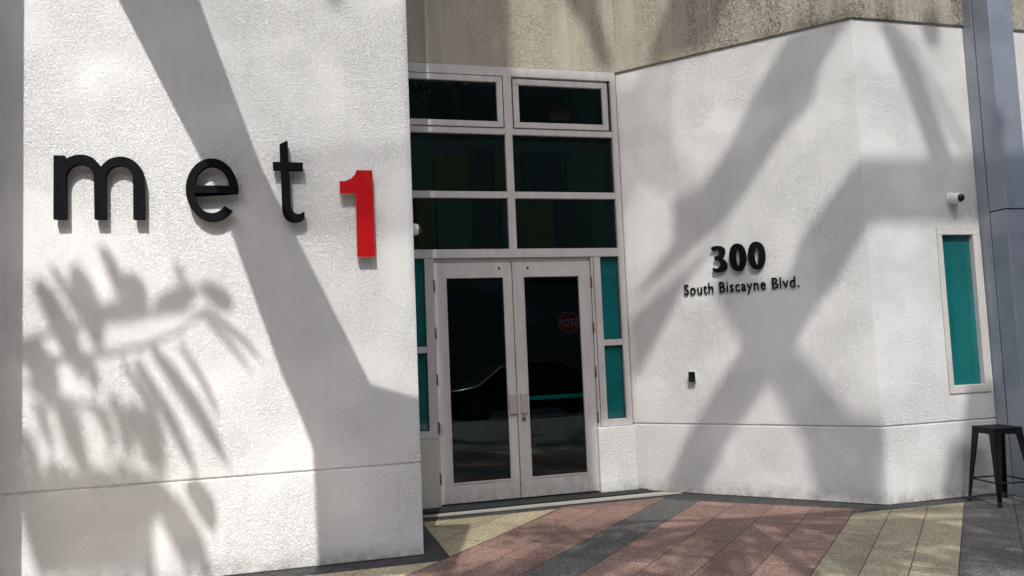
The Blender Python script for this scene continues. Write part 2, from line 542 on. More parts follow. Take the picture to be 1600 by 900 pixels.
def window(name, x0, x1, z0, z1, gm, label=None, sash=False, y=FY):
    """fixed light: pane (and a projecting sash for the top row)"""
    if sash:
        s = MB()
        t = 0.062
        ys = y - 0.012
        s.box(x0, x1, ys, ys + 0.06, z1 - t, z1); s.box(x0, x1, ys, ys + 0.06, z0, z0 + t)
        s.box(x0, x0 + t, ys + .001, ys + 0.06, z0 + t, z1 - t); s.box(x1 - t, x1, ys + .001, ys + 0.06, z0 + t, z1 - t)
        so = s.build('window', M['alu'], bl, bevel=0.004)
        pm = MB(); pm.box(x0 + t, x1 - t, y + 0.015, y + 0.023, z0 + t, z1 - t)
        pm.build('pane', gm, so)
        k = MB(); xc = (x0 + x1) / 2 - 0.02; k.box(xc - 0.05, xc + 0.05, y + 0.030, y + 0.045, z1 - t - 0.045, z1 - t - .002)
        k.build('latch', M['facteal'], so)
    else:
        pm = MB(); pm.box(x0, x1, y + 0.05, y + 0.058, z0, z1)
        po = pm.build(name, gm, bl)
        gk = MB(); t = 0.007
        gk.box(x0, x1, y + 0.038, y + 0.049, z0, z0 + t); gk.box(x0, x1, y + 0.038, y + 0.049, z1 - t, z1)
        gk.box(x0, x0 + t, y + 0.0385, y + 0.049, z0 + t, z1 - t); gk.box(x1 - t, x1, y + 0.0385, y + 0.049, z0 + t, z1 - t)
        gk.build('gasket', M['gap'], po)
window('window', 0.955, 2.112, 3.872, 4.418, M['upper_glass'], sash=True)
window('window', 2.228, 3.295, 3.872, 4.400, M['upper_glass'], sash=True)
fr = MB(); fr.box(3.30, 3.334, FY + 0.03, FY + 0.1, 3.866, 4.429); fr.build('window_gap', M['gap'], bl)
for x0, x1, z0, z1 in ((0.951, 2.124, 3.191, 3.799), (2.206, 3.334, 3.191, 3.799), (0.951, 2.124, 2.586, 3.119), (2.206, 3.334, 2.586, 3.119)):
    window('window_pane', x0, x1, z0, z1, M['upper_glass'])
for x0, x1 in ((0.951, 1.224), (3.121, 3.334)):
    window('sidelight_pane', x0, x1, 1.606, 2.494, M['teal'])
    window('sidelight_pane', x0, x1, 0.766, 1.539, M['teal'])
# dark gaskets frame the panes
# curtains behind the upper lights
def curtain(x0, x1, z0, z1, y, m):
    c = bmesh.new()
    n = int((x1 - x0) / 0.012)
    vs = []
    for i in range(n + 1):
        x = x0 + (x1 - x0) * i / n
        yy = y + 0.025 * math.sin(i * 0.9) + 0.008 * math.sin(i * 2.3)
        vs.append((c.verts.new((x, yy, z0)), c.verts.new((x, yy, z1))))
    for a, d in zip(vs, vs[1:]):
        f = c.faces.new((a[0], d[0], d[1], a[1])); f.smooth = True
    mb = MB(); mb.b.free(); mb.b = c
    o = mb.build('curtain', m, bl)
    md = o.modifiers.new('thickness', 'SOLIDIFY'); md.thickness = 0.003
curtain(1.38, 1.85, 2.6, 3.62, 8.35, M['curtain2'])
curtain(2.30, 2.68, 2.6, 3.08, 8.32, M['curtain'])
curtain(3.0, 3.33, 2.6, 3.75, 8.34, M['curtain2'])
b = MB(); b.box(2.88 - .32, 2.66, FY + 0.085, FY + 0.10, 2.588, 2.64); b.build('wall_bracket', M['facteal'], bl)

# doors
def door(x0, x1, gx0, gx1, hinge_left):
    d = MB()
    y0, y1 = FY + 0.022, FY + 0.068
    d.box(x0, gx0, y0, y1, 0.03, 2.45); d.box(gx1, x1, y0, y1, 0.03, 2.45)
    d.box(gx0, gx1, y0 + .001, y1, 0.03, 0.215); d.box(gx0, gx1, y0 + .001, y1, 2.305, 2.45)
    o = d.build('door', M['alu'], bl, bevel=0.003)
    # glazing beads
    bd = MB(); t = 0.014
    bd.box(gx0, gx1, y0 - .006, y0 + .02, 0.216, 0.216 + t); bd.box(gx0, gx1, y0 - .006, y0 + .02, 2.304 - t, 2.304)
    bd.box(gx0, gx0 + t, y0 - .0055, y0 + .02, 0.216 + t, 2.304 - t); bd.box(gx1 - t, gx1, y0 - .0055, y0 + .02, 0.216 + t, 2.304 - t)
    bd.build('glazing_bead', M['alu'], o, bevel=0.002)
    p = MB(); p.box(gx0 + t, gx1 - t, y0 + 0.022, y0 + 0.030, 0.216 + t, 2.304 - t); p.build('pane', M['door_glass'], o)
    hx = x0 - 0.004 if hinge_left else x1 + 0.004
    for z in (2.22, 1.74, 1.27, 0.79, 0.29):
        h = MB(); h.tube([(hx, FY + 0.008, z - 0.055), (hx, FY + 0.008, z + 0.055)], 0.011, 8)
        h.box(hx - .003, hx + .003, FY + .008, FY + .03, z - .05, z + .05)
        h.build('hinge', M['rust'], o)
    return o
d1 = door(1.322, 2.138, 1.435, 2.058, True)
d2 = door(2.146, 3.008, 2.255, 2.885, False)
b = MB(); b.box(2.052, 2.135, FY - 0.010, FY + 0.021, 0.885, 1.085); b.build('handle', M['handle'], d1, bevel=0.004)
b = MB(); b.box(2.178, 2.245, FY - 0.012, FY + 0.021, 0.885, 1.085); b.build('handle', M['handle'], d2, bevel=0.004)
b = MB(); b.tube([(2.205, FY + 0.021, 0.825), (2.205, FY + 0.006, 0.825)], 0.020, 16); b.build('lock_cylinder', M['rust'], d2)
for dd, x in ((d1, 2.005), (d2, 2.315)):
    b = MB(); b.tube([(x, FY + 0.0225, 2.385), (x, FY + 0.018, 2.385)], 0.013, 12); b.build('bolt_hole', M['gap'], dd)
b = MB(); b.box(2.24, 2.93, FY + 0.11, FY + 0.15, 1.005, 1.045); b.build('push_bar', M['camwhite'], d2, bevel=0.004)
b = MB(); b.box(1.42, 2.07, FY + 0.11, FY + 0.15, 0.96, 0.99); b.build('push_bar', M['gap'], d1, bevel=0.004)
# step
b = MB(); b.box(XA, 3.50, 7.78, 8.2, -0.003, 0.018); b.build('doorstep', M['gap'], bl)
b = MB(); b.prism([(XA + .05, 7.60, 0.004), (3.72, 7.60, 0.004), (3.58, 7.725, 0.004), (XA + .05, 7.66, 0.004)][:4], (0, 0, 0.014)); b.build('threshold_strip', M['concrete'], bl)

# window on the right wall
wf = MB()
x0, x1, z0, z1 = 5.868, 6.350, 0.955, 2.535
yf = YA - 0.012
t = 0.055
wf.box(x0, x1, yf, yf + .1, z1 - t - .02, z1); wf.box(x0, x1, yf, yf + .1, z0, z0 + t + .02)
wf.box(x0, x0 + t, yf + .001, yf + .1, z0 + t + .02, z1 - t - .02); wf.box(x1 - t - .015, x1, yf + .001, yf + .1, z0 + t + .02, z1 - t - .02)
wo = wf.build('narrow_window', M['alu'], bl, bevel=0.004)
b = MB(); b.box(x0 + t, x1 - t - .015, YA + 0.04, YA + 0.05, z0 + t + .02, z1 - t - .02); b.build('pane', M['teal'], wo)

# metal clad column
cl = MB(); cl.box(6.376, 6.655, 5.957, 6.135, 0, 2.652); co_ = cl.build('clad_column', M['clad'], bl, bevel=0.003)
for z0, z1 in ((2.664, 5.2), (5.212, 7.6)):
    cl = MB(); cl.box(6.376, 6.655, 5.957, 6.135, z0, z1); cl.build('cladding_panel', M['clad'], co_, bevel=0.003)
cl = MB(); cl.box(6.374, 6.65, 6.145, 6.262, 0.0, 7.6); cl.build('cladding_panel', M['clad'], co_, bevel=0.003)
cl = MB(); cl.box(6.39, 6.64, 5.975, 6.30, 0, 7.6); cl.build('column_core', M['gap'], co_)

# ------------------------------------------------------------ letters
def ell(cx, cy, rx, ry, a0, a1, n=18):
    return [(cx + rx * math.cos(R(a0 + (a1 - a0) * i / n)), cy - ry * math.sin(R(a0 + (a1 - a0) * i / n))) for i in range(n + 1)]

def outline_mesh(polys, depth):
    """filled 2D outlines (holes allowed) -> prism mesh, front at z=depth"""
    cu = bpy.data.curves.new('outline', 'CURVE')
    cu.dimensions = '2D'; cu.fill_mode = 'BOTH'; cu.extrude = depth / 2
    for pts in polys:
        s = cu.splines.new('POLY')
        s.points.add(len(pts) - 1)
        for i, (x, y) in enumerate(pts):
            s.points[i].co = (x, y, 0, 1)
        s.use_cyclic_u = True
    tmp = bpy.data.objects.new('tmp', cu)
    C.objects.link(tmp)
    dg = bpy.context.evaluated_depsgraph_get()
    me = bpy.data.meshes.new_from_object(tmp.evaluated_get(dg))
    bpy.data.objects.remove(tmp)
    return me

def mount(me, name, mat, origin, xdir, normal, label, cat, group, side=None):
    me.materials.clear(); me.materials.append(mat)
    if side:
        me.materials.append(side)
        for f in me.polygons:
            if abs(f.normal.z) < 0.5:
                f.material_index = 1
    o = bpy.data.objects.new(name, me)
    C.objects.link(o)
    xd = Vector(xdir).normalized(); nn = Vector(normal).normalized()
    m = Matrix.Identity(4)
    up = Vector((0, 0, 1))
    for r in range(3):
        m[r][0] = xd[r]; m[r][1] = up[r]; m[r][2] = nn[r]; m[r][3] = Vector(origin)[r]
    o.matrix_world = m
    return tag(o, label, cat, group)

def conv(pts, x0, x1, y0, y1, X0, X1, Z0, Z1):
    return [(X0 + (x - x0) / (x1 - x0) * (X1 - X0), Z0 + (y - y0) / (y1 - y0) * (Z1 - Z0)) for x, y in pts]

DL = 0.05
STAND = 0.028
def wall_letter(pl, name, mat, label, group, side=None):
    xs = [p[0] for q in pl for p in q]; zs = [p[1] for q in pl for p in q]
    ox, oz = min(xs), min(zs)
    me = outline_mesh([[(x - ox, z - oz) for x, z in q] for q in pl], DL)
    return mount(me, name, mat, (ox, YA - STAND - DL / 2, oz), (1, 0, 0), (0, -1, 0), label, 'letter', group, side)
m_pts = [(125, 755), (125, 238), (215, 238), (233, 272)] + ell(350, 345, 165, 117, 135, 50, 14) + [(517, 322)] + ell(685, 430, 200, 193, 145, 0, 22)[0:] + [(885, 755), (790, 755)] + ell(672, 425, 117, 115, 0, 180, 20) + [(557, 755), (463, 755)] + ell(342, 420, 117, 115, 0, 180, 20) + [(228, 755)]
wall_letter([conv(m_pts, 125, 885, 755, 238, -1.66, -1.07, 2.59, 3.045)], 'letter', M['black'], 'big black lowercase letter m on sunlit white wall, first of the large letters', 'large wall letters')
e_out = [(748, 606), (612, 606)] + ell(665, 600, 53, 67, 185, 318, 18) + ell(667, 596, 82, 96, -41, -180, 16) + ell(667, 596, 82, 96, 180, 0, 26)[1:]
e_hole = [(613, 583)] + ell(666, 583, 52, 59, 172, 8, 20) + [(719, 583)]
wall_letter([conv(e_out, 585, 749, 692, 500, -0.79, -0.425, 2.575, 3.045), conv(e_hole, 585, 749, 692, 500, -0.79, -0.425, 2.575, 3.045)], 'letter', M['black'], 'big black lowercase letter e crossing the edge of the diagonal shadow', 'large wall letters')
t_pts = [(313, 105), (368, 80), (371, 218), (466, 220), (466, 268), (374, 268), (381, 490), (388, 518), (402, 537), (420, 546), (440, 545), (455, 537), (470, 530), (470, 568), (452, 586), (430, 594), (400, 597), (370, 590), (345, 575), (330, 552), (322, 515), (318, 266), (267, 266), (267, 218), (315, 218)]
wall_letter([conv(t_pts, 267, 466, 596, 80, -0.175, 0.045, 2.57, 3.195)], 'letter', M['black'], 'big black lowercase letter t with a slanted top, left of the red numeral', 'large wall letters')
one = [(0.315, 2.887), (0.360, 2.889), (0.402, 2.908), (0.432, 2.940), (0.446, 2.975), (0.566, 2.975), (0.570, 2.300), (0.435, 2.300), (0.435, 2.790), (0.315, 2.790)]
wall_letter([one], 'numeral', M['red'], 'big bright red numeral 1 at the right end of the large letters', 'large wall letters', M['letter_edge'])

def chaikin(pts, n=2):
    for _ in range(n):
        o = []
        for a, b in zip(pts, pts[1:] + pts[:1]):
            o += [(a[0] * .8 + b[0] * .2, a[1] * .8 + b[1] * .2), (a[0] * .2 + b[0] * .8, a[1] * .2 + b[1] * .8)]
        pts = o
    return pts
three = [(452, 205), (475, 190), (520, 180), (575, 186), (604, 215), (604, 268), (578, 312), (555, 325), (592, 338), (622, 385), (618, 438), (582, 475), (520, 492), (458, 480), (460, 432), (500, 445), (540, 430), (552, 390), (532, 352), (484, 345), (484, 303), (522, 300), (542, 272), (538, 240), (512, 226), (463, 244)]
three = [(x, y + 0.105 * (x - 450)) for x, y in three]
D3 = 0.035
s0 = 0.965
def splay_mount(pl, s, z, name, mat, label, group, depth, stand=0.012):
    me = outline_mesh(pl, depth)
    stand = 0.005
    q = C1 + ud * s + nd * (stand + depth / 2)
    return mount(me, name, mat, (q.x, q.y, z), (ud.x, ud.y, 0), (nd.x, nd.y, 0), label, 'numeral' if name == 'numeral' else 'letter', group)
def bold0(wd, ht):
    o = [(wd / 2 + wd / 2 * abs(math.cos(a)) ** 0.9 * (1 if math.cos(a) > 0 else -1), ht / 2 + ht / 2 * abs(math.sin(a)) ** 0.9 * (1 if math.sin(a) > 0 else -1)) for a in [2 * math.pi * i / 40 for i in range(40)]]
    i_ = [(wd / 2 + wd * 0.125 * math.cos(a), ht / 2 + ht * 0.33 * math.sin(a)) for a in [2 * math.pi * i / 30 for i in range(30)]]
    return [o, i_]
th = conv(chaikin(three), 452, 622, 500, 190, 0, 0.155, 0, 0.275)
splay_mount([th], s0, 2.228, 'numeral', M['black'], 'bold black numeral 3 above the street name, first of the house number', 'house number digits', D3)
splay_mount(bold0(0.166, 0.278), s0 + 0.182, 2.228, 'numeral', M['black'], 'bold black zero in the middle of the house number', 'house number digits', D3)
splay_mount(bold0(0.166, 0.278), s0 + 0.370, 2.228, 'numeral', M['black'], 'bold black zero at the right end of the house number', 'house number digits', D3)

txt = 'South Biscayne Blvd.'
def text_mesh(body, size, depth, offset=0.0):
    cu = bpy.data.curves.new('t', 'FONT')
    cu.body = body; cu.size = size; cu.extrude = depth / 2; cu.offset = offset; cu.resolution_u = 6; cu.space_character = 1.10
    tmp = bpy.data.objects.new('tmp', cu)
    C.objects.link(tmp)
    dg = bpy.context.evaluated_depsgraph_get()
    me = bpy.data.meshes.new_from_object(tmp.evaluated_get(dg))
    bpy.data.objects.remove(tmp)
    return me
def xr(me):
    xs = [v.co.x for v in me.vertices]
    return (min(xs), max(xs)) if xs else (0, 0)
SZ = 0.158
adv = []
for i, ch in enumerate(txt):
    if ch == ' ':
        adv.append(None); continue
    r = xr(text_mesh(txt[:i + 1], SZ, 0.01))[1]
    adv.append(r)
total = adv[-1]
L = 1.155
first = {'S': 'black capital letter S that begins the street name', 'o': 'small black letter o after the capital S of the street name', 'u': 'small black letter u in the word South',
         't': 'small black letter t in the word South', 'h': 'small black letter h ending the word South', 'i': 'small black letter i, the only dotted letter of the street name',
         's': 'small black letter s inside the word Biscayne', 'c': 'small black letter c in the word Biscayne', 'a': 'small black letter a in the word Biscayne', 'y': 'small black letter y whose tail hangs below the street name',
         'n': 'small black letter n in the word Biscayne', 'e': 'small black letter e ending the word Biscayne', 'l': 'small black letter l after the last capital B',
         'v': 'small black letter v in the shortened last word Blvd', 'd': 'small black letter d just before the full stop', '.': 'small black full stop that ends the street name'}
for i, ch in enumerate(txt):
    if ch == ' ':
        continue
    me = text_mesh(ch, SZ, 0.014, 0.0006)
    a, r = xr(me)
    off = adv[i] - r
    for v in me.vertices:
        v.co.x *= L / total
    if ch == 'B':
        lab = 'black capital letter B that begins Biscayne' if i < 8 else 'black capital letter B that begins Blvd at the right'
    else:
        lab = first[ch]
    q = C1 + ud * (0.645 + off * L / total) + nd * 0.011
    mount(me, 'full_stop' if ch == '.' else 'letter', M['black'], (q.x, q.y, 2.028), (ud.x, ud.y, 0), (nd.x, nd.y, 0), lab, 'letter', 'street name letters')

# ------------------------------------------------------------ cameras, sensor
def dome_camera(loc, ax, label):
    e = empty('security_camera', loc, label, 'camera', 'wall security cameras')
    p = Vector(loc); ax = Vector(ax).normalized()
    b = MB(); b.tube([p, p + ax * 0.012, p + ax * 0.014], [0.062, 0.062, 0.05], 24); b.build('mount', M['camwhite'], e)
    b = MB(); b.tube([p + ax * 0.012, p + ax * 0.05, p + ax * 0.10, p + ax * 0.115], [0.054, 0.053, 0.047, 0.040], 24); b.build('housing', M['camwhite'], e)
    b = MB(); b.tube([p + ax * (0.100 + 0.046 * math.sin(R(a))) for a in (0, 15, 30, 45, 60, 75, 88)], [0.041 * math.cos(R(a)) for a in (0, 15, 30, 45, 60, 75, 88)], 24); b.build('lens_dome', M['camblack'], e)
dome_camera((6.075, YA, 2.808), (0, -1, -0.08), 'white dome security camera with black lens above the narrow window')
dome_camera((XA - 0.04, 6.52, 2.565), (1, 0, -0.05), 'white dome security camera peeking out behind the left wall edge')
e = empty('door_sensor', tuple(sp(0.69, 1.19)), 'small black and white card reader on the slanted wall', 'card reader')
def spb(s0_, s1_, z0, z1, o0, o1):
    b = MB(); b.prism([sp(s0_, z0, o0), sp(s1_, z0, o0), sp(s1_, z1, o0), sp(s0_, z1, o0)], tuple(nd.x * (o1 - o0) if k == 0 else (nd.y * (o1 - o0) if k == 1 else 0) for k in range(3)))
    return b
spb(0.660, 0.722, 1.135, 1.235, 0.0, 0.038).build('housing', M['camwhite'], e, bevel=0.003)
spb(0.657, 0.725, 1.132, 1.238, 0.0385, 0.055).build('reader_face', M['camblack'], e, bevel=0.003)

# ------------------------------------------------------------ stool
fc = [(5.87, 6.15), (5.83, 5.77), (6.21, 5.73), (6.25, 6.11)]
cx = sum(p[0] for p in fc) / 4; cy = sum(p[1] for p in fc) / 4
e = empty('bar_stool', (cx, cy, 0), 'black metal bar stool with flat seat against the blue grey column', 'stool')
SH = 0.665
k = 0.72
tops = [(cx + (x - cx) * k, cy + (y - cy) * k) for x, y in fc]
b = MB()
b.prism([(cx + (x - cx) * 1.04, cy + (y - cy) * 1.04, SH - 0.012) for x, y in tops], (0, 0, 0.020))
so = b.build('seat', M['stool'], e, bevel=0.012)
b = MB()
for i in range(4):
    x, y = tops[i]; x2, y2 = tops[(i + 1) % 4]
    nx, ny = (cx - (x + x2) / 2), (cy - (y + y2) / 2)
    ln = math.hypot(nx, ny); nx /= ln; ny /= ln
    pts = []
    n = 10
    for j in range(n + 1):
        tt = j / n
        dz = 0.055 - 0.018 * math.sin(math.pi * tt) ** 0.5 if 0 < j < n else 0.075
        pts.append((x + (x2 - x) * tt, y + (y2 - y) * tt, SH - 0.012 - dz))
    b.prism(pts + [(x2, y2, SH - 0.0125), (x, y, SH - 0.0125)], (nx * .004, ny * .004, 0))
b.build('seat_apron', M['stool'], e)
for i in range(4):
    x, y = fc[i]; tx, ty = tops[i]
    ax_, ay_ = fc[(i + 1) % 4]; bx_, by_ = fc[(i - 1) % 4]
    da = Vector((ax_ - x, ay_ - y, 0)).normalized(); db = Vector((bx_ - x, by_ - y, 0)).normalized()
    b = MB()
    # angle section leg: two folded faces tapering downwards
    for d_, o_ in ((da, db), (db, da)):
        zt, zb = SH - 0.012, 0.03
        T0 = Vector((tx, ty, zt)); B0 = Vector((x, y, zb))
        b.prism([T0, T0 + d_ * 0.072, B0 + d_ * 0.026, B0], tuple(o_ * 0.006))
    lg = b.build('leg', M['stool'], e)
    b = MB(); ce = Vector((x, y, 0)) + (da + db) * 0.012
    b.tube([ce + Vector((0, 0, 0.0)), ce + Vector((0, 0, 0.045))], [0.019, 0.017], 10); b.build('foot', M['rubber'], lg)
for i in range(4):
    tt = 0.20 / SH
    pa = [fc[i][j] + (tops[i][j] - fc[i][j]) * tt for j in (0, 1)]
    pb = [fc[(i + 1) % 4][j] + (tops[(i + 1) % 4][j] - fc[(i + 1) % 4][j]) * tt for j in (0, 1)]
    b = MB(); b.tube([(pa[0], pa[1], 0.20), (pb[0], pb[1], 0.20)], 0.007, 8); b.build('foot_rail', M['stool'], e)

# ------------------------------------------------------------ added unseen structures, shaped to cast the wall shadows
SY = -3.7
G = {  # plate outlines, traced back along the sun from the wall's light pattern
 'P1': [(2.136, 16.845), (2.639, 16.401), (2.354, 16.267), (2.266, 15.985), (2.017, 16.001), (1.703, 15.831), (1.489, 15.737), (0.518, 15.911), (0.635, 15.944), (1.009, 16.045), (0.995, 16.503), (1.302, 16.323), (1.495, 16.364), (1.858, 16.688)],
 'P1b': [(1.47, 15.608), (1.108, 15.533), (0.522, 15.068), (0.517, 15.747)],
 'L4b': [(0.507, 18.388), (0.679, 18.088), (0.773, 18.185), (1.13, 17.8), (1.049, 17.505), (1.021, 16.986), (1.256, 16.384), (0.999, 16.567), (0.694, 17.06), (0.475, 16.91)],
 'X': [(1.317, 15.167), (1.57, 14.363), (0.998, 13.983), (0.779, 13.694), (1.106, 13.363), (1.38, 13.614), (1.75, 13.789), (2.002, 13.012), (2.094, 12.41), (2.604, 11.832), (2.636, 12.557), (2.384, 12.889), (2.216, 13.355), (2.008, 13.909), (2.086, 14.03), (2.371, 14.157), (2.611, 14.362), (2.761, 14.418), (4.009, 14.417), (4.038, 15.05), (2.601, 15.012), (2.464, 14.971), (2.096, 14.817), (1.977, 14.586), (1.804, 14.699), (1.628, 15.159), (1.552, 15.373)],
 'P3': [(2.915, 16.37), (3.104, 16.369), (3.365, 15.865), (3.655, 15.029), (3.394, 15.024), (3.168, 15.73)],
 'P5': [(3.4, 16.389), (3.634, 16.404), (3.609, 16.145), (3.465, 16.137)],
 'P6': [(3.611, 12.841), (3.967, 12.822), (3.881, 11.747), (3.204, 11.83), (3.345, 12.234), (3.412, 12.323), (3.5, 12.329)],
 'P7': [(-0.148, 19.445), (0.276, 19.479), (0.404, 18.906), (0.506, 18.498), (0.32, 18.454), (0.173, 18.928), (-0.035, 19.202)],
 'P8': [(1.206, 18.701), (1.706, 18.035), (1.445, 17.54), (0.851, 18.13)],
 'L5': [(-2.642, 14.865), (-2.21, 14.984), (-1.585, 15.019), (-1.597, 14.318), (-2.465, 14.293), (-2.531, 14.53)] ,
 'P12': [(-2.261, 16.371), (-2.077, 16.386), (-2.084, 16.112), (-2.207, 16.114)] ,
 'P11': [(-1.60, 18.30), (-0.665, 18.30), (-0.665, 19.5), (-1.60, 19.5)],
 'L4': [(3.069, 16.228), (3.253, 16.239), (3.962, 15.061), (3.733, 15.056)],
 'P10': [(3.965, 14.60), (4.275, 14.60), (4.275, 11.3), (3.965, 11.3)],
 'P9': [(-1.583, 18.283), (0.497, 18.283), (0.497, 14.613), (0.057, 14.613), (0.057, 13.823), (-1.583, 13.823)],
}
e = empty('shadow_gantry', (1, SY, -0.17), 'added unseen gantry with plates cut to cast the wall shadows', 'gantry')
for kk, (nm, pl) in enumerate(G.items()):
    b = MB(); b.prism([(x, SY + 0.004 * kk, z) for x, z in pl], (0, 0.03, 0)); b.build('shading_plate', M['thin_plate'] if nm[0] == 'L' else M['smoked'], e)
b = MB()
for x in (-7.0, 15.0):
    b.tube([(x, SY, -0.17), (x, SY, 19.6)], 0.16, 12)
b.tube([(-7, SY, 19.62), (15, SY, 19.62)], 0.10, 10)
b.build('shadow_gantry_frame', M['steel'], e)

# added canopy, out of view: blade bent to cast the diagonal wall shadow
rows = [((-1.746, 5.57, 5.781), (-1.111, 5.57, 5.848)), ((-1.574, 4.97, 5.789), (-1.019, 4.97, 5.83)), ((-1.097, 4.27, 5.237), (-0.761, 4.27, 5.379)), ((-0.831, 3.47, 4.737), (-0.189, 3.47, 4.656)), ((-0.754, 3.37, 4.612), (0.488, 3.37, 4.513)), ((-0.699, 3.17, 4.543), (0.427, 3.17, 4.462)), ((-0.832, 2.57, 4.33), (0.242, 2.57, 4.212)), ((-0.902, 2.27, 4.271), (0.151, 2.27, 4.136))]
rows = [((-1.80, 6.25, 5.9), (-1.2, 6.25, 5.95))] + rows
e = empty('shadow_canopy', (-0.9, 6.25, 5.9), 'added unseen grey canopy that casts the diagonal shadow, with a sun-dimming glass wing', 'canopy')
b = bmesh.new()
vs = [(b.verts.new(a), b.verts.new(c)) for a, c in rows]
for a, c in zip(vs, vs[1:]):
    b.faces.new((a[0], a[1], c[1], c[0]))
mb = MB(); mb.b.free(); mb.b = b
o = mb.build('shadow_blade', M['steel'], e)
md = o.modifiers.new('thickness', 'SOLIDIFY'); md.thickness = 0.04; md.offset = 1
zc = 6.05
gl = [(-1.40, 5.45), (-1.235, 5.0), (-0.97, 3.9), (-0.60, 2.6), (-0.60, -0.4), (11.5, -0.4), (11.5, 6.1), (5.0, 6.1), (3.3, 7.9), (1.0, 7.9), (1.0, 6.1), (-1.3, 6.1)]
b = MB(); b.prism([(x, y, zc) for x, y in gl], (0, 0, 0.012)); b.build('dimming_wing', M['dimming_glass'], e)  # added pane, dims the sun on everything right of the diagonal shadow

# ------------------------------------------------------------ palm
def palm(base, top, fr_, label, seed):
    rnd = random.Random(seed)
    e = empty('palm_tree', base, label, 'palm')
    top = Vector(top); bs = Vector(base)
    pts = [bs.lerp(top, i / 14) for i in range(15)]
    b = MB(); b.tube(pts, [0.15 - 0.004 * i + (0.010 if i % 2 else 0) for i in range(15)], 14); b.build('trunk', M['bark'], e)
    for az_, el, Lx, drop in fr_:
        az_ = R(az_); el = R(el)
        p = top.copy(); d = Vector((math.cos(az_) * math.cos(el), math.sin(az_) * math.cos(el), math.sin(el)))
        path = [p.copy()]
        N = 12
        for i in range(N):
            d = (d + Vector((0, 0, -drop))).normalized()
            p = p + d * (Lx / N)
            path.append(p.copy())
        mb = MB(); mb.tube(path, [0.026 * (1 - i / (N + 1)) + 0.004 for i in range(N + 1)], 5)
        for i in range(3, N + 1):
            q = path[i]
            dd = (path[i] - path[i - 1]).normalized()
            side = dd.cross(Vector((0, 0, 1))).normalized()
            ll = 1.05 * math.sin(math.pi * min(1, 0.12 + i / N * 0.80)) ** 0.7
            for sg in (-1, 1):
                tip = (side * sg * rnd.uniform(.05, .3) + dd * rnd.uniform(.35, .6) + Vector((0, 0, -0.85))).normalized() * ll * rnd.uniform(.8, 1.15)
                wv = dd * 0.030
                q1 = q + dd * rnd.uniform(-.02, .02)
                mid = q1 + tip * 0.5 + Vector((0, 0, 0.02)) + dd * .03
                mb.poly([q1 - wv * .6, mid - wv, q1 + tip, mid + wv, q1 + wv * .6])
        mb.build('frond', M['frond'], e)
